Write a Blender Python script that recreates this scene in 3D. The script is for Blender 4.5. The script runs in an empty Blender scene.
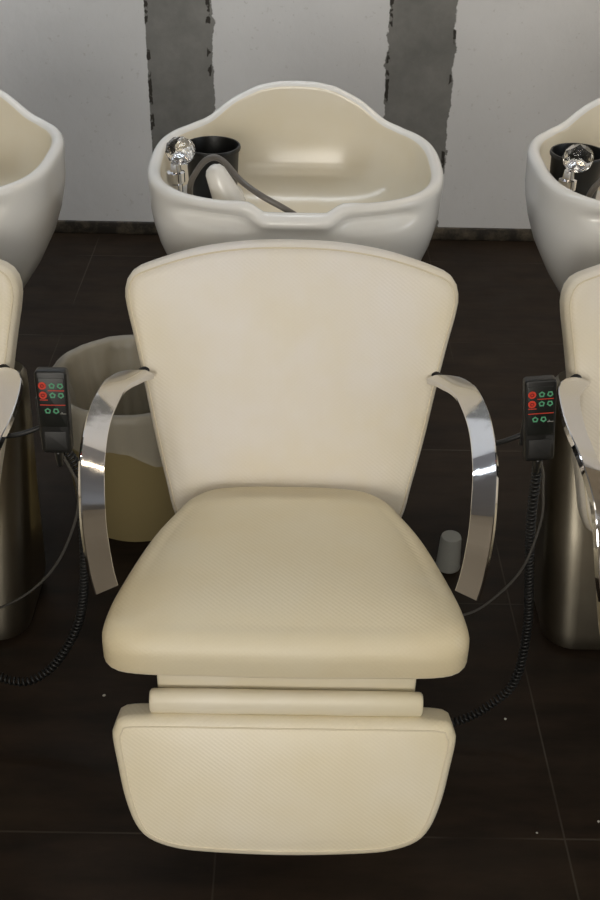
import bpy, bmesh, math, random
from mathutils import Vector, Matrix
random.seed(4)
S = bpy.context.scene
COL = S.collection
PI = math.pi

# ------------------------------------------------------------------ materials
def mat(name, col=(.8, .8, .8), rough=.5, metal=0., **kw):
    m = bpy.data.materials.new(name)
    m.use_nodes = True
    b = m.node_tree.nodes['Principled BSDF']
    b.inputs['Base Color'].default_value = (*col, 1)
    b.inputs['Roughness'].default_value = rough
    b.inputs['Metallic'].default_value = metal
    for k, v in kw.items():
        b.inputs[k.replace('_', ' ')].default_value = v
    return m

class NT:
    def __init__(s, m):
        s.t = m.node_tree
        s.b = s.t.nodes['Principled BSDF']
    def new(s, typ, **kw):
        n = s.t.nodes.new(typ)
        for k, v in kw.items():
            setattr(n, k, v)
        return n
    def link(s, a, b):
        s.t.links.new(a, b)
    def set(s, sock, v):
        if hasattr(v, 'is_output'):
            s.link(v, sock)
        else:
            sock.default_value = v
    def math(s, op, a, b=0., c=None):
        n = s.new('ShaderNodeMath', operation=op)
        s.set(n.inputs[0], a)
        s.set(n.inputs[1], b)
        if c is not None:
            s.set(n.inputs[2], c)
        return n.outputs[0]
    def coords(s):
        tc = s.new('ShaderNodeTexCoord')
        sp = s.new('ShaderNodeSeparateXYZ')
        s.link(tc.outputs['Object'], sp.inputs[0])
        return tc.outputs['Object'], sp.outputs[0], sp.outputs[1], sp.outputs[2]
    def noise(s, vec, scale, detail=4., rough=.55):
        n = s.new('ShaderNodeTexNoise')
        s.link(vec, n.inputs['Vector'])
        n.inputs['Scale'].default_value = scale
        n.inputs['Detail'].default_value = detail
        n.inputs['Roughness'].default_value = rough
        return n.outputs['Fac']
    def ramp(s, fac, lo, hi):
        n = s.new('ShaderNodeMapRange', clamp=True)
        s.set(n.inputs['Value'], fac)
        n.inputs['From Min'].default_value = lo
        n.inputs['From Max'].default_value = hi
        return n.outputs['Result']
    def mix(s, fac, a, b):
        n = s.new('ShaderNodeMix', data_type='RGBA')
        s.set(n.inputs[0], fac)
        for sock, v in ((n.inputs[6], a), (n.inputs[7], b)):
            if hasattr(v, 'is_output'):
                s.link(v, sock)
            else:
                sock.default_value = (*v, 1)
        return n.outputs[2]
    def bump(s, h, strength, dist):
        n = s.new('ShaderNodeBump')
        n.inputs['Strength'].default_value = strength
        n.inputs['Distance'].default_value = dist
        s.link(h, n.inputs['Height'])
        s.link(n.outputs[0], s.b.inputs['Normal'])

def leather(name, pale, yellow, half, emboss=True):
    """cream leatherette, woven emboss, yellower towards its edges"""
    m = mat(name, pale, .42)
    n = NT(m)
    v, x, y, z = n.coords()
    w = n.math('ADD', y, z)
    big = n.noise(v, 4.5, 3)
    fine = n.noise(v, 22, 5)
    edge = n.math('DIVIDE', n.math('ABSOLUTE', x), half)
    f = n.math('ADD', n.ramp(big, .38, .68), n.ramp(edge, .5, 1.05))
    f = n.math('MULTIPLY_ADD', n.ramp(fine, .4, .7), .15, f)
    c = n.mix(n.math('MINIMUM', n.math('MULTIPLY', f, .6), 1.), pale, yellow)
    k = 2 * PI / .0085
    a = n.math('SINE', n.math('MULTIPLY', x, k))
    b = n.math('SINE', n.math('MULTIPLY', w, k))
    h = n.math('MULTIPLY', a, b)
    if emboss:
        dots = n.ramp(h, -.2, .9)
        c = n.mix(n.math('MULTIPLY', dots, .035), c, tuple(q * .55 for q in yellow))
        n.bump(h, .16, .0010)
    n.link(c, n.b.inputs['Base Color'])
    return m

PALE, YEL = (.80, .745, .62), (.76, .655, .43)
M = {}
M['leather_back'] = leather('cream_leather_back', (.85, .81, .765), (.815, .735, .56), .29)
M['leather_seat'] = leather('cream_leather_seat', (.755, .68, .505), (.715, .605, .385), .30)  # same leather; the weaker light on the seat is put into this darker colour
M['leather_foot'] = leather('cream_leather_footrest', (.84, .78, .64), (.79, .70, .49), .29)  # same leather, lightened in colour to make up for light the footrest lacks
M['vinyl'] = leather('cream_vinyl_smooth', (.82, .77, .65), (.74, .66, .46), .24, emboss=False)
M['piping'] = mat('cream_piping', (.74, .66, .50), .55)
M['ceramic'] = mat('white_glazed_ceramic', (.80, .775, .70), .17)
n = NT(M['ceramic'])
v, x, y, z = n.coords()
n.link(n.mix(n.ramp(n.noise(v, 6, 3), .35, .75), (.82, .82, .81), (.81, .80, .76)), n.b.inputs['Base Color'])
M['glaze_inside'] = mat('cream_inner_glaze', (.79, .735, .60), .2)
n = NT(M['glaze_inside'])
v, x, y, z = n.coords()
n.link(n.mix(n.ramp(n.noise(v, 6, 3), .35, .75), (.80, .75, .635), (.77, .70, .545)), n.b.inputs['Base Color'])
M['chrome'] = mat('polished_chrome', (.72, .72, .74), .07, 1.)
n = NT(M['chrome'])
v, x, y, z = n.coords()
n.link(n.math('MULTIPLY_ADD', n.ramp(n.noise(v, 60, 4), .5, .8), .10, .06), n.b.inputs['Roughness'])
M['steel'] = mat('brushed_steel', (.40, .37, .32), .33, 1.)
n = NT(M['steel'])
v, x, y, z = n.coords()
mp = n.new('ShaderNodeMapping')
mp.inputs['Scale'].default_value = (60, 60, 4)
n.link(v, mp.inputs[0])
st = n.noise(mp.outputs[0], 3, 4)
n.link(n.math('MULTIPLY_ADD', st, .10, .27), n.b.inputs['Roughness'])
n.link(n.mix(n.ramp(n.noise(v, 9, 5), .4, .75), (.41, .375, .30), (.33, .295, .23)), n.b.inputs['Base Color'])
M['dark_metal'] = mat('dark_painted_metal', (.012, .012, .012), .5)
M['black_plastic'] = mat('black_plastic', (.005, .0052, .005), .42)
M['keypad'] = mat('black_keypad_film', (.004, .005, .004), .4)
M['red_print'] = mat('red_button_print', (.62, .055, .03), .4)
M['dark_red_print'] = mat('dark_red_print', (.22, .012, .01), .4)
M['green_print'] = mat('green_button_print', (.10, .36, .20), .4)
M['white_print'] = mat('white_print', (.30, .30, .28), .4)
M['cord'] = mat('black_rubber_cord', (.006, .006, .006), .5)
M['grey_cord'] = mat('grey_cord', (.07, .066, .06), .4)
M['hose'] = mat('grey_woven_hose', (.13, .12, .11), .4)
M['white_plastic'] = mat('white_plastic', (.80, .79, .76), .25)
M['crystal'] = mat('clear_faceted_acrylic', (1, 1, 1), .02, Transmission_Weight=1., IOR=1.49)
M['frosted'] = mat('frosted_plastic_cup', (.50, .51, .48), .35, Transmission_Weight=.35, IOR=1.2)
M['bin'] = mat('olive_plastic_bin', (.30, .24, .115), .45)
M['liner'] = mat('clear_bin_bag', (.60, .57, .50), .35, Alpha=.5)
n = NT(M['liner'])
v, x, y, z = n.coords()
n.bump(n.noise(v, 30, 4), .5, .004)
M['crumb'] = mat('white_crumb', (.5, .48, .42), .6)

# wall: white board, two trowelled cement strips with torn edges
M['wall'] = mat('painted_board_wall', (.6, .6, .6), .75)
n = NT(M['wall'])
v, x, y, z = n.coords()
mott = n.noise(v, 2.2, 5)
paint = n.mix(n.ramp(mott, .3, .75), (.74, .74, .745), (.66, .66, .66))
paint = n.mix(n.math('MULTIPLY', n.ramp(n.noise(v, 55, 3), .66, .74), .25), paint, (.33, .31, .27))
jag = n.math('MULTIPLY', n.math('SUBTRACT', n.noise(v, 11, 6, .7), .5), .055)
jag2 = n.math('MULTIPLY', n.math('SUBTRACT', n.noise(v, 30, 3, .6), .5), .012)
def strip(x0, x1, j0, j1):
    a = n.ramp(n.math('SUBTRACT', n.math('ADD', x, j0), x0), -.0015, .0015)
    b = n.ramp(n.math('SUBTRACT', x1, n.math('ADD', x, j1)), -.0015, .0015)
    return n.math('MULTIPLY', a, b)
s1 = strip(-.505, -.283, jag2, jag)
s2 = strip(.304, .530, jag, jag)
# dark open gaps along the torn strip edges
def gap(xc, w):
    d = n.math('ABSOLUTE', n.math('SUBTRACT', n.math('ADD', x, jag2), xc))
    g = n.math('SUBTRACT', 1., n.ramp(d, w, w + .002))
    return n.math('MULTIPLY', g, n.ramp(n.noise(v, 17, 3, .6), .56, .60))
gaps = n.math('MAXIMUM', n.math('MAXIMUM', gap(-.296, .006), gap(-.500, .005)), n.math('MAXIMUM', gap(.310, .005), gap(.525, .004)))
cem = n.mix(n.ramp(n.noise(v, 7, 6, .65), .3, .75), (.155, .155, .145), (.25, .245, .23))
mask = n.math('MAXIMUM', s1, s2)
c = n.mix(mask, paint, cem)
c = n.mix(gaps, c, (.03, .026, .02))
n.link(c, n.b.inputs['Base Color'])
n.bump(n.math('ADD', n.math('MULTIPLY', mask, -.6), n.noise(v, 25, 5)), .35, .004)
M['plain_wall'] = mat('plain_room_wall', (.42, .36, .28), .8)
n = NT(M['plain_wall'])
v, x, y, z = n.coords()
n.link(n.mix(n.noise(v, 2, 4), (.46, .40, .31), (.36, .30, .22)), n.b.inputs['Base Color'])
M['ceiling'] = mat('grey_ceiling', (.5, .5, .51), .8)
n = NT(M['ceiling'])
v, x, y, z = n.coords()
n.link(n.mix(n.noise(v, 3, 4), (.55, .55, .57), (.46, .46, .48)), n.b.inputs['Base Color'])
# grimy skirting
M['skirting'] = mat('grimy_skirting', (.05, .04, .03), .6)
n = NT(M['skirting'])
v, x, y, z = n.coords()
g = n.noise(v, 14, 6, .7)
c = n.mix(n.ramp(g, .46, .70), (.022, .018, .013), (.14, .115, .08))
n.link(c, n.b.inputs['Base Color'])
# floor: dark stone-look tiles, 0.6 m, pale worn joints
M['floor'] = mat('dark_brown_floor_tile', (.02, .016, .012), .4)
n = NT(M['floor'])
v, x, y, z = n.coords()
def joint(c, off):
    f = n.math('FRACT', n.math('DIVIDE', n.math('ADD', c, off), .6))
    d = n.math('ABSOLUTE', n.math('SUBTRACT', f, .5))
    return n.ramp(d, .5 - .0035, .5 - .0018)
jx = joint(x, .7136 + 6.0)
jy = joint(y, -1.1857 + 6.0)
jm = n.math('MAXIMUM', jx, jy)
jm = n.math('MULTIPLY', jm, n.ramp(n.noise(v, 2.3, 3), .42, .58))
mp = n.new('ShaderNodeMapping')
mp.inputs['Scale'].default_value = (1.2, 5, 1)
n.link(v, mp.inputs[0])
c = n.mix(n.ramp(n.noise(mp.outputs[0], 3.5, 7, .65), .3, .75), (.0125, .009, .0064), (.033, .0215, .0138))
c = n.mix(n.math('MULTIPLY', n.ramp(n.noise(v, 3, 5), .55, .8), .5), c, (.045, .034, .022))
c = n.mix(n.math('MULTIPLY', jm, .45), c, (.10, .085, .065))
n.link(c, n.b.inputs['Base Color'])
n.link(n.math('MULTIPLY_ADD', n.noise(v, 8, 5), .25, .36), n.b.inputs['Roughness'])
n.b.inputs['Specular IOR Level'].default_value = .13
n.bump(n.math('SUBTRACT', n.math('MULTIPLY', n.noise(mp.outputs[0], 9, 5), .5), jm), .25, .002)

# ------------------------------------------------------------------ helpers
def obj(name, bm, m, parent=None, loc=(0, 0, 0), smooth=True, autosmooth=None):
    """link a bmesh (built in world metres around loc) as ONE object whose origin is at loc"""
    bmesh.ops.recalc_face_normals(bm, faces=bm.faces)
    bm.faces.index_update()
    base = Vector(parent['_o']) if parent is not None and '_o' in parent else Vector(loc)
    bmesh.ops.translate(bm, vec=-base, verts=bm.verts)
    me = bpy.data.meshes.new(name)
    bm.to_mesh(me)
    bm.free()
    if smooth:
        for p in me.polygons:
            p.use_smooth = True
        if autosmooth:
            me.set_sharp_from_angle(angle=math.radians(autosmooth))
    me.materials.append(M[m])
    o = bpy.data.objects.new(name, me)
    COL.objects.link(o)
    if parent is not None:
        o.parent = parent
        o['_o'] = tuple(base)
    else:
        o.location = base
        o['_o'] = tuple(base)
    return o

def tag(o, label, cat, group=None):
    o['label'] = label
    o['category'] = cat
    if group:
        o['group'] = group
    return o

def thing(name, label, cat, loc, group=None):
    o = bpy.data.objects.new(name, None)
    COL.objects.link(o)
    o.location = loc
    o.empty_display_size = .1
    o['_o'] = tuple(loc)
    return tag(o, label, cat, group)

def struct(o):
    o['kind'] = 'structure'
    return o

def dup(root, dx, label, skip=()):
    r = root.copy()
    COL.objects.link(r)
    r.location.x += dx
    r['label'] = label
    for ch in root.children:
        if ch.name.split('.')[0] in skip:
            continue
        c = ch.copy()
        COL.objects.link(c)
        c.parent = r
        for g in ch.children:
            d = g.copy()
            COL.objects.link(d)
            d.parent = c
    return r

def catmull(pts, per=8, closed=False):
    P = [Vector(p) for p in pts]
    N = len(P)
    out = []
    segs = N if closed else N - 1
    for i in range(segs):
        if closed:
            a, b, c, d = P[i - 1], P[i], P[(i + 1) % N], P[(i + 2) % N]
        else:
            b, c = P[i], P[i + 1]
            a = P[i - 1] if i else b * 2 - c
            d = P[i + 2] if i + 2 < N else c * 2 - b
        for k in range(per):
            t = k / per
            out.append(.5 * ((2 * b) + (c - a) * t + (2 * a - 5 * b + 4 * c - d) * t * t + (3 * b - a - 3 * c + d) * t ** 3))
    if not closed:
        out.append(P[-1])
    return out

def loft(bm, rings, cap0=True, cap1=True, closed=True):
    vs = [[bm.verts.new(p) for p in r] for r in rings]
    k = len(rings[0])
    for a, b in zip(vs, vs[1:]):
        for i in range(k if closed else k - 1):
            j = (i + 1) % k
            bm.faces.new((a[i], a[j], b[j], b[i]))
    if cap0:
        bm.faces.new(vs[0][::-1])
    if cap1:
        bm.faces.new(vs[-1])
    return vs

def frames(P, closed=False, n0=None):
    T = []
    N = len(P)
    for i in range(N):
        if closed:
            T.append((P[(i + 1) % N] - P[i - 1]).normalized())
        else:
            T.append((P[min(i + 1, N - 1)] - P[max(i - 1, 0)]).normalized())
    nrm = Vector(n0) if n0 else (Vector((0, 0, 1)) if abs(T[0].z) < .9 else Vector((1, 0, 0)))
    out = []
    for t in T:
        nrm = (nrm - t * nrm.dot(t)).normalized()
        out.append((t, nrm.copy(), t.cross(nrm)))
    return out

def tube(bm, P, r, seg=10, closed=False):
    P = [Vector(p) for p in P]
    F = frames(P, closed)
    rr = r if callable(r) else (lambda u: r)
    rings = []
    N = len(P)
    for i, (p, (t, a, b)) in enumerate(zip(P, F)):
        q = rr(i / max(1, N - 1))
        rings.append([p + (a * math.cos(2 * PI * k / seg) + b * math.sin(2 * PI * k / seg)) * q for k in range(seg)])
    if closed:
        rings.append(rings[0])
        vs = [[bm.verts.new(p) for p in r_] for r_ in rings[:-1]]
        for i in range(len(vs)):
            a, b = vs[i], vs[(i + 1) % len(vs)]
            for k in range(seg):
                j = (k + 1) % seg
                bm.faces.new((a[k], a[j], b[j], b[k]))
    else:
        loft(bm, rings)

def helix(P, rad, pitch, step=10):
    """points of a coil wound round the path P"""
    P = [Vector(p) for p in P]
    F = frames(P)
    L = [0.]
    for a, b in zip(P, P[1:]):
        L.append(L[-1] + (b - a).length)
    n_ = int(L[-1] / pitch * step)
    out = []
    j = 0
    for i in range(n_ + 1):
        s = L[-1] * i / n_
        while j < len(L) - 2 and L[j + 1] < s:
            j += 1
        u = (s - L[j]) / max(1e-9, L[j + 1] - L[j])
        p = P[j].lerp(P[j + 1], u)
        t, a, b = F[j]
        w = 2 * PI * i / step
        out.append(p + (a * math.cos(w) + b * math.sin(w)) * rad)
    return out

def lathe(bm, prof, c, seg=40, axis=None, cap0=True, cap1=True):
    c = Vector(c)
    q = Vector((0, 0, 1)).rotation_difference(Vector(axis).normalized()) if axis else None
    rings = []
    for r, z in prof:
        ring = []
        for k in range(seg):
            a = 2 * PI * k / seg
            p = Vector((r * math.cos(a), r * math.sin(a), z))
            if q:
                p = q @ p
            ring.append(c + p)
        rings.append(ring)
    loft(bm, rings, cap0, cap1)

def rbox(bm, c, size, bev=.004, seg=3, rot=None):
    t = bmesh.new()
    bmesh.ops.create_cube(t, size=1)
    bmesh.ops.scale(t, vec=size, verts=t.verts)
    if bev:
        bmesh.ops.bevel(t, geom=t.edges[:], offset=bev, segments=seg, profile=.5, affect='EDGES')
    if rot:
        bmesh.ops.transform(t, matrix=rot.to_4x4(), verts=t.verts)
    bmesh.ops.translate(t, vec=c, verts=t.verts)
    me = bpy.data.meshes.new('tmp')
    t.to_mesh(me)
    t.free()
    bm.from_mesh(me)
    bpy.data.meshes.remove(me)

def resample(P, N):
    L = [0.]
    Q = P + [P[0]]
    for a, b in zip(Q, Q[1:]):
        L.append(L[-1] + (b - a).length)
    out = []
    j = 0
    for i in range(N):
        s = L[-1] * i / N
        while L[j + 1] < s:
            j += 1
        out.append(Q[j].lerp(Q[j + 1], (s - L[j]) / max(1e-9, L[j + 1] - L[j])))
    return out

def outline(half, N=128):
    """closed smooth outline, mirrored from control points running from bottom centre to top centre on the +x side"""
    pts = [Vector((x, y)) for x, y in half]
    left = [Vector((-x, y)) for x, y in half[::-1] if abs(x) > 1e-6]
    return resample(catmull(pts + left, 10, True), N)

def normals2(O):
    N = len(O)
    out = []
    for i in range(N):
        t = O[(i + 1) % N] - O[i - 1]
        out.append(Vector((t.y, -t.x)).normalized())
    return out

def cushion(O, T, er, bulge, place, er_back=None, power=2.4):
    """pad with the 2-D outline O (ccw), thickness T, rounded edges er and a crowned face; place(u, v, w) -> world"""
    er_back = er_back or er * .7
    nr = normals2(O)
    c = sum(O, Vector((0, 0))) / len(O)
    bm = bmesh.new()
    rings = []
    inner = [p - q * er for p, q in zip(O, nr)]
    us, vs_ = [p.x for p in O], [p.y for p in O]
    mid = Vector(((min(us) + max(us)) / 2, (min(vs_) + max(vs_)) / 2))
    ext = Vector(((max(us) - min(us)) / 2, (max(vs_) - min(vs_)) / 2))
    for s in (.04, .10, .18, .27, .36, .45, .54, .62, .70, .77, .83, .88, .92, .95, .975):
        row = []
        for p in inner:
            q = c + (p - c) * s
            h = (1 - ((q.x - mid.x) / ext.x) ** 2) * (1 - ((q.y - mid.y) / ext.y) ** 2)
            row.append(place(*q, T / 2 + bulge * max(0., h) * (1 - s ** 10)))
        rings.append(row)
    for k in range(0, 9):
        a = k / 8 * PI / 2
        d = er * (1 - math.sin(a))
        w = T / 2 - er + er * math.cos(a)
        rings.append([place(*(p - q * d), w) for p, q in zip(O, nr)])
    for k in range(0, 7):
        a = k / 6 * PI / 2
        d = er_back * (1 - math.cos(a))
        w = -(T / 2 - er_back) - er_back * math.sin(a)
        rings.append([place(*(p - q * d), w) for p, q in zip(O, nr)])
    rings.append([place(*(c + (p - c) * .5), -T / 2) for p in O])
    loft(bm, rings)
    return bm

def seam(O, inset, w, place, r, i0=0, i1=None):
    nr = normals2(O)
    P = [Vector(place(*(p - q * inset), w)) for p, q in zip(O, nr)]
    bm = bmesh.new()
    if i1 is None:
        tube(bm, P, r, 8, True)
    else:
        tube(bm, P[i0:i1], r, 8)
    return bm

# ------------------------------------------------------------------ the room
YW = 3.789
def slab(name, c, size, m):
    bm = bmesh.new()
    rbox(bm, c, size, 0)
    return struct(obj(name, bm, m, None, (0, 0, 0), smooth=False))
slab('floor', (0, .4, -.05), (7.2, 7.2, .1), 'floor')
slab('wall_back', (0, YW + .05, 1.4), (7.2, .1, 2.8), 'wall')
slab('wall_left', (-3.55, .4, 1.4), (.1, 6.8, 2.8), 'plain_wall')
slab('wall_right', (3.55, .4, 1.4), (.1, 6.8, 2.8), 'plain_wall')
slab('wall_front', (0, -3.1, 1.4), (7.2, .1, 2.8), 'plain_wall')
slab('ceiling', (0, .4, 2.85), (7.2, 7.2, .1), 'ceiling')
bm = bmesh.new()
rbox(bm, (0, YW - .006, .024), (7.0, .012, .048), .004, 2)
struct(obj('baseboard_back', bm, 'skirting', None, (0, 0, 0)))

# ------------------------------------------------------------------ shampoo chair
CH = thing('shampoo_chair', 'cream leatherette shampoo chair in the middle with legrest hanging in front',
           'salon chair', (0, 1.6, 0), 'row of shampoo chairs')
SL = .27
ln = math.hypot(1, SL)
def back_place(u, v, w):
    # v is the height z on the front face plane; w runs along the face normal (towards the sitter)
    # slight wrap: the wings come forward a little
    w = w - .03
    wrap = .012 * (abs(u) / .28) ** 2.5
    return (u, 1.55 + SL * (v - .5) - (w + wrap) / ln, v + (w + wrap) * SL / ln)
BO = outline([(0, .385), (.12, .385), (.184, .40), (.204, .43), (.215, .48), (.233, .565), (.2515, .67), (.264, .735), (.2735, .78),
              (.276, .81), (.266, .836), (.238, .851), (.16, .874), (.08, .886), (0, .889)])
backrest = obj('backrest', cushion(BO, .06, .022, .015, back_place, .016, 2.6), 'leather_back', CH)
obj('piping', seam(BO, .008, .0252, back_place, .0014), 'piping', backrest)

def seat_place(u, v, w):
    # v = y ; front edge droops
    tilt = max(0., min(1., (v - 1.09) / .45))
    f = max(0., min(1., (1.23 - v) / .14))
    return (u, v, .5125 - .051 * tilt + w - (.008 * f * f if w > 0 else 0.))
SO = outline([(0.0, 1.0885), (0.1158, 1.0904), (0.2027, 1.0926), (0.2434, 1.1032), (0.2615, 1.133), (0.2606, 1.1813), (0.2511, 1.2407), (0.2349, 1.3171), (0.2174, 1.3833), (0.1946, 1.4444), (0.1714, 1.4949), (0.1299, 1.5287), (0.06, 1.54), (0.0, 1.541)])
seat = obj('seat', cushion(SO, .076, .037, .020, seat_place, .009, 2.2), 'leather_seat', CH)
obj('piping', seam(SO, .002, -.031, seat_place, .002), 'piping', seat)

# legrest: pad hanging from a roll under the seat front, foot end kicked forward
FT, FB = Vector((0, 1.0856, .389)), Vector((0, 1.0084, .1863))
fdir = (FT - FB).normalized()
fn = Vector((0, -fdir.z, fdir.y)).normalized()
def foot_place(u, v, w):
    p = FB + fdir * v + fn * (w - .03)
    return (u, p.y, p.z)
H = (FT - FB).length
FO = outline([(0, -.003), (.097, 0), (.157, .006), (.198, .021), (.220, .046), (.2355, .092), (.245, .145), (.2515, .188), (.248, H - .012), (.232, H + .004),
              (.154, H + .006), (.077, H + .006), (0, H + .006)])
foot = obj('footrest', cushion(FO, .06, .016, .011, foot_place, .014, 3), 'leather_foot', CH)
obj('piping', seam(FO, .013, .0298, foot_place, .0012), 'piping', foot)
bm = bmesh.new()
rbox(bm, (.002, 1.137, .437), (.379, .012, .06), .004, 3)
obj('hinge_flap', bm, 'vinyl', CH)
bm = bmesh.new()
RX = [(-.203, 0), (-.202, .9), (-.199, 1), (.199, 1), (.202, .9), (.203, 0)]
prof = []
for k in range(20):   # flattened roll
    a = 2 * PI * k / 20
    prof.append((1.1146 + .0155 * math.cos(a), .4035 + .0203 * math.sin(a)))
loft(bm, [[(.002 + xx * .965, 1.1146 + (py - 1.1146) * s, .4035 + (pz - .4035) * s) for py, pz in prof] for xx, s in
          [(-.206, .8), (-.204, .95), (-.2, 1), (-.1, 1.02), (0, 1), (.1, 1.02), (.2, 1), (.204, .95), (.206, .8)]])
obj('hinge_roll', bm, 'vinyl', CH)

# chrome arms: flat bars leaving the back's side, running forward and down to the seat frame
def arm(sx):
    # centre line of the bar, upper/outer face
    ctrl = [(-.236, 1.578, .683), (-.254, 1.553, .694), (-.274, 1.52, .702), (-.285, 1.48, .705), (-.2915, 1.40, .704), (-.287, 1.31, .697), (-.280, 1.25, .671),
            (-.2755, 1.22, .632), (-.268, 1.20, .579), (-.261, 1.19, .55)]
    P = catmull([(x * sx * -1 if sx > 0 else x, y, z) for x, y, z in ctrl], 7)
    T = [(P[min(i + 1, len(P) - 1)] - P[max(i - 1, 0)]).normalized() for i in range(len(P))]
    # width axis carried along the bar: starts fore-aft at the joint, turns to lie across
    wv = Vector((0, -1, 0))
    rings = []
    for i, (p, t) in enumerate(zip(P, T)):
        wv = (wv - t * wv.dot(t)).normalized()
        h = Vector((wv.x, wv.y, 0))
        bank = sx * -.42 * max(0., 1 - i / (len(P) * .6))
        wq = Matrix.Rotation(bank, 3, t) @ wv
        nn = t.cross(wq)
        if nn.dot(Vector((0, -.6, 1))) < 0:
            nn = -nn
        hw = .0185
        if i < 10:
            hw = .011 + .0075 * i / 10
        th = .005
        b = .0013
        sec = [(-hw, -th + b), (-hw + b, -th), (hw - b, -th), (hw, -th + b), (hw, th - b), (hw - b, th), (-hw + b, th), (-hw, th - b)]
        rings.append([p + wq * a + nn * c for a, c in sec])
    bm = bmesh.new()
    loft(bm, rings)
    return bm
for sx in (-1, 1):
    a = obj('armrest', arm(sx), 'chrome', CH, autosmooth=35)
    bm = bmesh.new()
    lathe(bm, [(.006, 0), (.0065, .004), (.0065, .012), (.005, .02)], (sx * .236, 1.60, .682), 16, axis=(sx, -.6, 0))
    obj('bolt', bm, 'dark_metal', a)

# steel base: rounded upright body, wider towards the top
def rrect(w, y0, y1, z, r, seg=8):
    pts = []
    for cx, cy, a0 in ((w - r, y1 - r, 0), (-w + r, y1 - r, 90), (-w + r, y0 + r, 180), (w - r, y0 + r, 270)):
        for k in range(seg + 1):
            a = math.radians(a0 + 90 * k / seg)
            pts.append((cx + r * math.cos(a), cy + r * math.sin(a), z))
    return pts
bm = bmesh.new()
loft(bm, [rrect(.168, 1.655, 1.88, .002, .06), rrect(.190, 1.637, 1.89, .012, .06), rrect(.199, 1.636, 1.89, .05, .066), rrect(.203, 1.715, 1.90, .25, .068),
          rrect(.207, 1.775, 1.91, .41, .062), rrect(.208, 1.80, 1.90, .49, .044), rrect(.208, 1.808, 1.895, .52, .04), rrect(.201, 1.815, 1.89, .53, .034)])
obj('base', bm, 'steel', CH, autosmooth=50)
bm = bmesh.new()
rbox(bm, (0, 1.44, .405), (.30, .36, .05), .008)
rbox(bm, (0, 1.72, .385), (.20, .24, .07), .008)
for s in (-1, 1):
    rbox(bm, (s * .16, 1.28, .44), (.06, .06, .022), .003)
obj('seat_frame', bm, 'dark_metal', CH)
bm = bmesh.new()
rbox(bm, (0, 1.665, .62), (.26, .03, .26), .006, rot=Matrix.Rotation(-math.atan(SL), 3, 'X'))
obj('back_support', bm, 'dark_metal', CH)
bm = bmesh.new()
tube(bm, catmull([(.287, 1.36, .698), (.315, 1.375, .692), (.345, 1.384, .698), (.366, 1.383, .712)], 8), .004, 8)
rbox(bm, (.366, 1.382, .72), (.034, .006, .07), .002)
obj('remote_bracket', bm, 'dark_metal', CH)

SP = .727
for dx, lab in ((-SP, 'cream shampoo chair cut off by the left edge, a strip of its back showing'), (SP, 'cream shampoo chair cut off by the right edge, its steel base in view')):
    c2 = dup(CH, dx, lab)
    for ch in c2.children:          # on the idle chairs the legrest is folded flat under the seat
        if ch.name.startswith('footrest'):
            mid = (FT + FB) / 2 - Vector((0, 1.6, 0))
            ang = math.atan2(fdir.z, fdir.y) - PI
            rot = Matrix.Rotation(-ang, 4, 'X')
            ch.matrix_local = Matrix.Translation(Vector((0, -.355, .425)) - (rot @ mid)) @ rot

# ------------------------------------------------------------------ shampoo basin
BC = Vector((.003, 2.05))
BA = thing('shampoo_basin', 'white ceramic wash basin behind the middle chair, whole rim in view',
           'sink', (0, 2.05, 0), 'row of white wash basins')
A_, BF, BB, NN = .280, .258, .258, 2.8
def interp(tab, x):
    if x <= tab[0][0]:
        return tab[0][1]
    for (a, b), (c, d) in zip(tab, tab[1:]):
        if x <= c:
            t = (x - a) / (c - a)
            return b + (d - b) * t
    return tab[-1][1]
def sm(a, b, x):
    t = max(0., min(1., (x - a) / (b - a)))
    return t * t * (3 - 2 * t)
RAISE = [(0, .076), (.04, .0745), (.08, .067), (.11, .0545), (.135, .043), (.155, .030), (.17, .019), (.185, .010), (.20, .005), (.23, 0)]
MA = 192
def supe(th, s=1., n_=NN):
    c, sn = math.cos(th), math.sin(th)
    x = A_ * math.copysign(abs(c) ** (2 / n_), c)
    y = (BB if sn > 0 else BF) * math.copysign(abs(sn) ** (2 / n_), sn)
    return x * s, y * s
ths = []
base_ring = resample([Vector(supe(2 * PI * k / 1440)) for k in range(1440)], MA)
ZR = .897
def rim_z(x, y):
    z = ZR
    if y > 0:
        z += interp(RAISE, abs(x))
    else:
        z -= .014 * (1 - sm(.052, .085, abs(x)))
        z += .002 * math.exp(-((abs(x) - .10) / .02) ** 2)
    return z
nb = normals2(base_ring)
cen = Vector((0, 0))
EXT = [(.0, .30, .545), (.0, .42, .56), (.0, .56, .59), (.0, .70, .635), (.0, .81, .68), (.0, .895, .725), (.0, .947, .765), (.0, .977, .80), (.0, .990, .825)]
rings = []
def ring(scale, zf, inset=0., dz=0.):
    out = []
    for p, q in zip(base_ring, nb):
        rz = rim_z(p.x, p.y)
        r = p * scale - q * inset
        z = zf(rz, p) + dz
        out.append(Vector((BC.x + r.x, BC.y + r.y, z)))
    return out
for _, s, z in EXT:
    rings.append(ring(s, lambda rz, p, z=z: z))
for k in range(1, 9):
    f = k / 9
    rings.append(ring(.990 + .011 * f, lambda rz, p, f=f: .825 + (rz - .014 - .825) * f))
LIP = .0125
for k in range(0, 9):
    a = PI * k / 8
    rings.append(ring(1., lambda rz, p, a=a: rz - LIP + LIP * math.sin(a), LIP - LIP * math.cos(a)))
WALL = 2 * LIP
n_ext = len(rings) - 2
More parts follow.
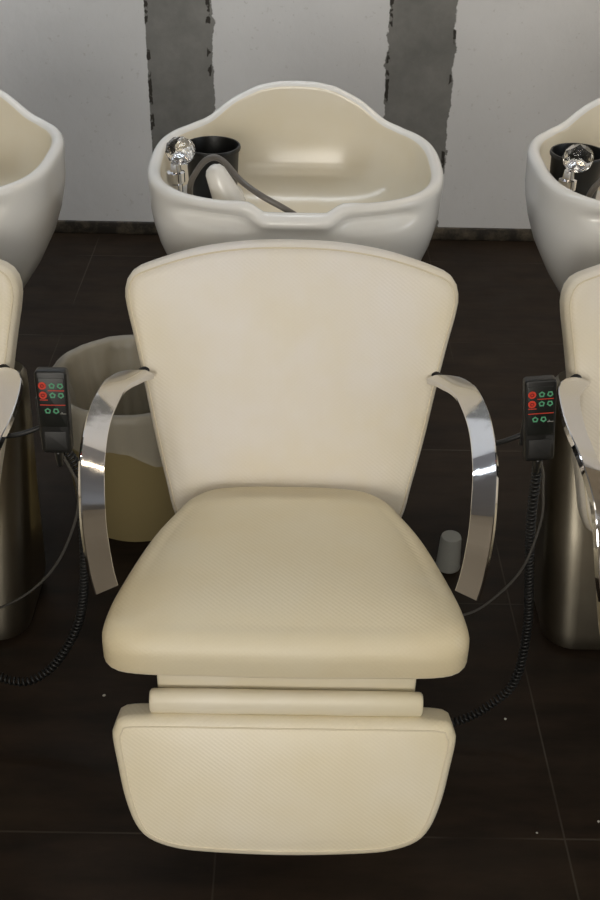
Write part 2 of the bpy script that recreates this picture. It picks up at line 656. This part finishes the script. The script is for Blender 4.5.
for dz, s, ins in ((-.03, .995, WALL), (-.055, .985, WALL), (-.085, .955, WALL), (-.115, .90, WALL), (-.14, .80, WALL), (-.158, .66, WALL), (-.168, .48, WALL * .7), (-.174, .28, WALL * .4), (-.178, .10, 0)):
    f = min(1., max(0., (-dz - .02) / .06))
    rings.append(ring(s, lambda rz, p, dz=dz, f=f: (rz * (1 - f) + ZR * f) + dz, ins))
# neck notch: the lip swells forward; grip hollows either side of it
for r in rings:
    for p, b in zip(r, base_ring):
        if b.y < -.12:
            x = b.x
            nl = 1 - sm(.05, .10, abs(x))
            if p.y - BC.y < -.2 and p.z > .80:
                p.y -= .014 * nl * math.exp(-((p.z - .868) / .014) ** 2)
            if p.z < ZR - .006 and (p.y - BC.y) < -.8 * abs(b.y):
                g = math.exp(-((abs(x) - .145) / .065) ** 4) * math.exp(-((p.z - .864) / .012) ** 2)
                p.y += .026 * g
bm = bmesh.new()
loft(bm, rings)
basin = obj('bowl', bm, 'ceramic', BA)
# the inside of the bowl is creamier and yellower than the outside
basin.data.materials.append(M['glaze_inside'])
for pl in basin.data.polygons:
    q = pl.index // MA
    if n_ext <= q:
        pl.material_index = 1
bm = bmesh.new()
lathe(bm, [(.085, 0), (.09, .01), (.075, .04), (.07, .3), (.075, .50), (.10, .56)], (0, 2.07, 0), 32)
obj('pedestal', bm, 'steel', BA, autosmooth=40)
# inner deck carrying the tap
bm = bmesh.new()
loft(bm, [[Vector((-.165 + q.x * sx, 2.03 + q.y * sx, zz)) for q in resample([Vector((math.copysign(abs(math.cos(2 * PI * k / 240)) ** .6, math.cos(2 * PI * k / 240)) * .068, math.copysign(abs(math.sin(2 * PI * k / 240)) ** .6, math.sin(2 * PI * k / 240)) * .115)) for k in range(240)], 48)]
          for sx, zz in ((1.0, .77), (1., .800), (.985, .808), (.95, .812))])
obj('tap_deck', bm, 'ceramic', BA, autosmooth=60)
# tap: chrome stem with a faceted clear knob
tap = None
bm = bmesh.new()
lathe(bm, [(.020, 0), (.020, .006), (.013, .012), (.012, .055), (.017, .060), (.017, .078), (.011, .080), (.009, .095)], (-.222, 1.985, .808), 24)
lathe(bm, [(.012, 0), (.012, .035), (.009, .04)], (-.214, 1.98, .835), 16, axis=(.5, -.8, .2))
tap = obj('tap', bm, 'chrome', BA, autosmooth=35)
bm = bmesh.new()
bmesh.ops.create_icosphere(bm, subdivisions=2, radius=.029)
for p in bm.verts:
    p.co.z *= .92
    p.co += Vector((-.211, 1.98, .928))
obj('knob', bm, 'crystal', tap, smooth=False)
bm = bmesh.new()
lathe(bm, [(.010, 0), (.012, .004), (.012, .016), (.006, .02)], (-.211, 1.98, .905), 16)
obj('knob_core', bm, 'chrome', tap)
# hose looping over to the spray head
bm = bmesh.new()
HP = catmull([(-.193, 1.955, .81), (-.193, 1.945, .845), (-.190, 1.93, .882), (-.178, 1.92, .909), (-.161, 1.915, .932), (-.142, 1.91, .941), (-.123, 1.90, .934),
              (-.095, 1.875, .912), (-.056, 1.838, .898), (-.006, 1.832, .872), (.05, 1.84, .83), (.08, 1.87, .775), (.05, 1.95, .745), (-.03, 1.98, .735)], 8)
tube(bm, HP, .0056, 10)
obj('hose', bm, 'hose', BA)
bm = bmesh.new()
ax = Vector((.055, -.01, -.12)).normalized()
lathe(bm, [(.006, -.004), (.014, 0), (.019, .008), (.022, .025), (.026, .05), (.029, .07), (.029, .078), (.023, .084)], (-.147, 1.925, .917), 28, axis=ax)
obj('spray_head', bm, 'white_plastic', BA)
dup(BA, -.737, 'white ceramic wash basin cut off by the left edge, no tap in view')
dup(BA, .737, 'white ceramic wash basin cut off by the right edge, clear knob in view')

# black cups standing in the basins
def black_cup(cx, label):
    bm = bmesh.new()
    c = (cx, 2.085, .8125)
    lathe(bm, [(.001, 0), (.045, 0), (.047, .003), (.0515, .084), (.0545, .085), (.0555, .089), (.054, .093), (.051, .093), (.0495, .087), (.045, .007), (.001, .005)], c, 48)
    return tag(obj('black_cup', bm, 'black_plastic', None, c, autosmooth=40), label, 'cup', 'black cups in the basins')
black_cup(-.160, 'round black plastic cup beside the tap in the middle basin')
black_cup(.553, 'round black plastic cup beside the tap in the right-hand basin')

# ------------------------------------------------------------------ remote controls
def remote(px, label, tilt, cordpts, coilpts):
    c = Vector((px, 1.362, .745))
    t = thing('remote_control', label, 'remote control', tuple(c), 'massage chair remotes')
    up = Vector((0, .12, 1)).normalized()
    nf = Vector((0, -1, .12)).normalized()
    rot = Matrix.Rotation(tilt, 3, nf)
    U = rot @ up
    Rr = rot @ Vector((1, 0, 0))
    def at(u, v, w=0.):
        return c + Rr * u + U * v + nf * w
    def pad(hw, h0, h1, w0, w1, r, bev, taper=0.):
        def rr(ins, w):
            out = []
            for cx, cy, a0 in ((hw - r, h1 - r, 0), (-hw + r, h1 - r, 90), (-hw + r, h0 + r, 180), (hw - r, h0 + r, 270)):
                for k in range(7):
                    a = math.radians(a0 + 15 * k)
                    u, v = cx + (r - ins) * math.cos(a), cy + (r - ins) * math.sin(a)
                    u *= 1 - taper * (h1 - v) / (h1 - h0)
                    out.append(at(u, v, w))
            return out
        bm = bmesh.new()
        loft(bm, [rr(bev, w0), rr(0, w0 + bev), rr(0, w1 - bev), rr(bev * .3, w1 - bev * .3), rr(bev, w1)])
        return bm
    body = obj('body', pad(.0235, -.066, .066, -.010, .010, .006, .003, .06), 'black_plastic', t, autosmooth=50)
    obj('keypad', pad(.0195, -.022, .056, .0095, .0108, .003, .0005), 'keypad', t, autosmooth=50)
    obj('grip_plate', pad(.0165, -.060, -.030, .0095, .0108, .002, .0005), 'dark_metal', t, autosmooth=50)
    def disc(u, v, r0, r1, w, k, rot0=0., shape=None):
        bm = bmesh.new()
        ang = [2 * PI * i / k + rot0 for i in range(k)]
        def pt(a, r, ww):
            q = shape(a) if shape else 1.
            return at(u + r * q * math.cos(a), v + r * q * math.sin(a), ww)
        if r0 > 0:
            loft(bm, [[pt(a, r0, w) for a in ang], [pt(a, r0, w + .0006) for a in ang], [pt(a, r1, w + .0006) for a in ang], [pt(a, r1, w) for a in ang]], False, False)
        else:
            loft(bm, [[pt(a, r1, w) for a in ang], [pt(a, r1, w + .0006) for a in ang]])
        return bm
    z1, z2, z3 = .044, .029, .004
    for v in (z1, z2):
        b = obj('button', disc(-.0125, v, 0, .0058, .0107, 24), 'red_print', t, smooth=False)
        b['label'] = 'round red button'
        obj('button_icon', disc(-.0125, v, .0016, .0030, .0113, 12), 'dark_red_print', b, smooth=False)
    for (u, v, upw) in ((.0015, z1, 1), (.0135, z1, -1), (.0015, z2, 1), (.0135, z2, -1), (-.0075, z3, 1), (.0045, z3, -1)):
        # five-cornered arrow outlines pointing up or down
        b = obj('button', disc(u, v, .0026, .0049, .0107, 5, PI / 2 * upw), 'green_print', t, smooth=False)
        b['label'] = 'green arrow button outline'
    bm = bmesh.new()
    for u0, u1, v in ((-.005, .019, .0365), (-.018, -.006, .0215), (-.018, .019, .0135)):
        loft(bm, [[at(u0, v - .0006, w), at(u1, v - .0006, w), at(u1, v + .0006, w), at(u0, v + .0006, w)] for w in (.0107, .0111)])
    obj('printed_lines', bm, 'red_print', t, smooth=False)
    bm = bmesh.new()
    for k in range(5):
        u0 = .0105 + .0018 * k
        loft(bm, [[at(u0, -.001, w), at(u0 + .0013, -.001, w), at(u0 + .0013, .0002 + (.002 if k == 1 else 0), w), at(u0, .0002 + (.002 if k == 1 else 0), w)] for w in (.0107, .0111)])
    obj('printed_mark', bm, 'white_print', t, smooth=False)
    bot = at(0, -.066)
    # thick coil-sleeved cord going down, then a smooth grey cord running back under the seat
    bm = bmesh.new()
    P = catmull([bot + Vector((0, 0, .006))] + cordpts, 10)
    tube(bm, P, lambda u: .0021, 10)
    obj('cord', bm, 'grey_cord', t)
    bm = bmesh.new()
    lathe(bm, [(.006, 0), (.0065, -.004), (.0055, -.012), (.0055, -.016), (.0045, -.020), (.0045, -.026), (.0035, -.028)][::-1], bot, 16)
    obj('strain_relief', bm, 'black_plastic', t)
    bm = bmesh.new()
    P = catmull([bot + Vector((0, .012, .004))] + coilpts, 10)
    tube(bm, helix(P, .0065, .0085, 8), .0024, 6)
    obj('coiled_cord', bm, 'cord', t)
    return t
remote(-.346, 'black remote with red and green keys in front of the waste bin', 0.,
       [(-.334, 1.366, .635), (-.327, 1.37, .60), (-.338, 1.375, .532), (-.377, 1.38, .44), (-.43, 1.39, .369), (-.493, 1.40, .319), (-.556, 1.42, .285), (-.60, 1.46, .29), (-.64, 1.5, .36)],
       [(-.329, 1.39, .618), (-.332, 1.40, .512), (-.347, 1.42, .367), (-.367, 1.43, .265), (-.399, 1.42, .197), (-.436, 1.41, .153), (-.48, 1.40, .140), (-.54, 1.42, .15), (-.60, 1.46, .21), (-.64, 1.5, .34)])
remote(.368, 'black remote with red and green keys hanging beside the steel base', .10,
       [(.389, 1.366, .645), (.394, 1.37, .615), (.402, 1.375, .547), (.389, 1.38, .449), (.359, 1.39, .379), (.316, 1.40, .324), (.262, 1.42, .30), (.20, 1.45, .31), (.13, 1.48, .36)],
       [(.386, 1.39, .633), (.393, 1.40, .527), (.413, 1.42, .383), (.428, 1.43, .258), (.42, 1.42, .143), (.379, 1.41, .088), (.316, 1.40, .052), (.24, 1.40, .05), (.16, 1.44, .12), (.10, 1.5, .34)])

# ------------------------------------------------------------------ waste bin and liner
BX, BY = -.357, 2.128
bm = bmesh.new()
lathe(bm, [(.001, .002), (.148, 0), (.152, .004), (.176, .345), (.181, .347), (.182, .356), (.178, .360), (.174, .356), (.172, .344), (.148, .008), (.001, .006)], (BX, BY, 0), 64)
tag(obj('waste_bin', bm, 'bin', None, (BX, BY, 0), autosmooth=45), 'olive brown plastic waste bin on the floor behind the left chrome arm', 'waste bin')
bm = bmesh.new()
def fold(a, s, f):
    return f * (math.sin(9 * a + 1.3 * s) * .5 + math.sin(17 * a + 2.1 * s + 1) * .35 + math.sin(31 * a + s) * .2)
rings = []
K = 180
for r, z, f in ((.1865, .255, .006), (.188, .285, .006), (.189, .32, .0045), (.190, .345, .003), (.1885, .360, .0025), (.183, .3665, .002), (.176, .366, .002), (.1695, .358, .002), (.164, .34, .005),
                (.154, .29, .013), (.145, .22, .018), (.135, .14, .018), (.124, .07, .013), (.11, .03, .006), (.06, .018, .003), (.01, .015, 0)):
    ring_ = []
    for k in range(K):
        a = 2 * PI * k / K
        rr_ = r + fold(a, z * 6, f) + (abs(f) if r > .18 else 0)
        zz = z + (.018 * math.sin(3 * a + 1) + .012 * math.sin(7 * a) if z < .26 and r > .18 else 0)
        ring_.append((BX + rr_ * math.cos(a), BY + rr_ * math.sin(a), zz))
    rings.append(ring_)
loft(bm, rings, False, True)
tag(obj('bin_liner', bm, 'liner', None, (BX, BY, .015)), 'crumpled translucent plastic bag lining the waste bin, folded over its rim', 'bag')

# small frosted cup upside down on the floor by the right arm
bm = bmesh.new()
lathe(bm, [(.0275, 0), (.0282, .003), (.0272, .006), (.0235, .080), (.0215, .086), (.001, .087)], (.364, 1.912, .0), 40, cap0=False)
lathe(bm, [(.0262, 0), (.0225, .079), (.001, .084)], (.364, 1.912, .0), 40, cap0=False)
tag(obj('plastic_cup', bm, 'frosted', None, (.364, 1.912, 0), autosmooth=40), 'small frosted plastic cup upside down on the floor behind the right chrome arm', 'cup')

# crumbs on the tiles
for i, (cx, cy, r, lab) in enumerate(((.425, 1.455, .0030, 'tiny white crumb on dark floor below the right remote cord'),
                                      (-.355, 1.50, .0035, 'tiny white crumb on dark floor below the left coiled cord'),
                                      (.553, 1.222, .0024, 'pale crumb on floor just right of the right tile joint'),
                                      (.588, 1.216, .0024, 'pale crumb on floor tile nearest the right edge'),
                                      (.440, 1.197, .0022, 'pale crumb on floor just left of the right tile joint'))):
    bm = bmesh.new()
    bmesh.ops.create_icosphere(bm, subdivisions=1, radius=r)
    for p in bm.verts:
        p.co *= random.uniform(.75, 1.2)
        p.co.z *= .6
        p.co += Vector((cx, cy, r * .55))
    tag(obj('crumb', bm, 'crumb', None, (cx, cy, 0), smooth=False), lab, 'crumb', 'crumbs on the floor')

# ------------------------------------------------------------------ light
W = bpy.data.worlds.new('World')
S.world = W
W.use_nodes = True
W.node_tree.nodes['Background'].inputs[0].default_value = (.9, .95, 1, 1)
W.node_tree.nodes['Background'].inputs[1].default_value = .05
def area(name, loc, target, size, power, col):
    l = bpy.data.lights.new(name, 'AREA')
    l.shape = 'RECTANGLE'
    l.size, l.size_y = size
    l.energy = power
    l.color = col
    o = bpy.data.objects.new(name, l)
    COL.objects.link(o)
    o.location = loc
    o.rotation_euler = (Vector(target) - Vector(loc)).to_track_quat('-Z', 'Y').to_euler()
    return o
def bulb(name, loc, power, col, r=.03):
    l = bpy.data.lights.new(name, 'POINT')
    l.energy = power
    l.color = col
    l.shadow_soft_size = r
    o = bpy.data.objects.new(name, l)
    COL.objects.link(o)
    o.location = loc
    return o
WARM, COOL = (1, .90, .74), (.93, .96, 1)
area('ceiling_panel_light', (0, .1, 2.78), (0, .1, 0), (1.4, .6), 4, WARM)
area('ceiling_panel_light', (0, -1.7, 2.78), (0, -1.3, 0), (2.6, 1.0), 26, (1, .94, .84))
area('added_front_light', (-.5, -2.95, 1.65), (-.1, 1.5, .6), (1.5, 1.5), 74, (1, .955, .87))  # added soft source behind the camera for frontal light; no window there
area('added_side_light', (3.4, .9, 1.6), (.2, 1.9, .9), (1.4, 1.2), 16, (.84, .92, 1))  # added cool fill for the basins' right sides; no window in this wall
area('added_wall_light', (-1.0, 2.75, 2.78), (-.9, 3.9, .5), (2.6, .3), 27, (.86, .93, 1))  # unseen helper added to brighten the back wall, cool on the left
area('added_wall_light', (1.6, 2.75, 2.78), (1.5, 3.9, .5), (1.6, .3), 19, (1, .82, .58))  # second added wall helper, warm for the right side
for i in range(8):
    for s in (-1, 1):
        bulb('ceiling_bulb', (s * (.30 + .03 * (i % 2)), -2.2 + .33 * i, 2.66), .5, (1, .95, .85), .03)

# ------------------------------------------------------------------ camera
cam = bpy.data.cameras.new('Camera')
co = bpy.data.objects.new('Camera', cam)
COL.objects.link(co)
F_, PITCH, YAW, ROLL, CX = 1090.0, .593083, .0099743, .0223530, .0026427
f = Vector((math.sin(YAW) * math.cos(PITCH), math.cos(YAW) * math.cos(PITCH), -math.sin(PITCH)))
r = Vector((math.cos(YAW), -math.sin(YAW), 0))
d = f.cross(r)
r2 = r * math.cos(ROLL) - d * math.sin(ROLL)
d2 = f.cross(r2)
co.matrix_world = Matrix(((r2.x, -d2.x, -f.x, CX), (r2.y, -d2.y, -f.y, 0), (r2.z, -d2.z, -f.z, 1.6), (0, 0, 0, 1)))
cam.sensor_fit = 'VERTICAL'
cam.sensor_height = 36
cam.lens = F_ / 900 * 36
cam.clip_start = .05
S.camera = co

for o in S.objects:
    if '_o' in o:
        del o['_o']
S.view_settings.view_transform = 'Standard'
S.view_settings.look = 'None'
S.view_settings.gamma = 1
S.view_settings.exposure = 0.28
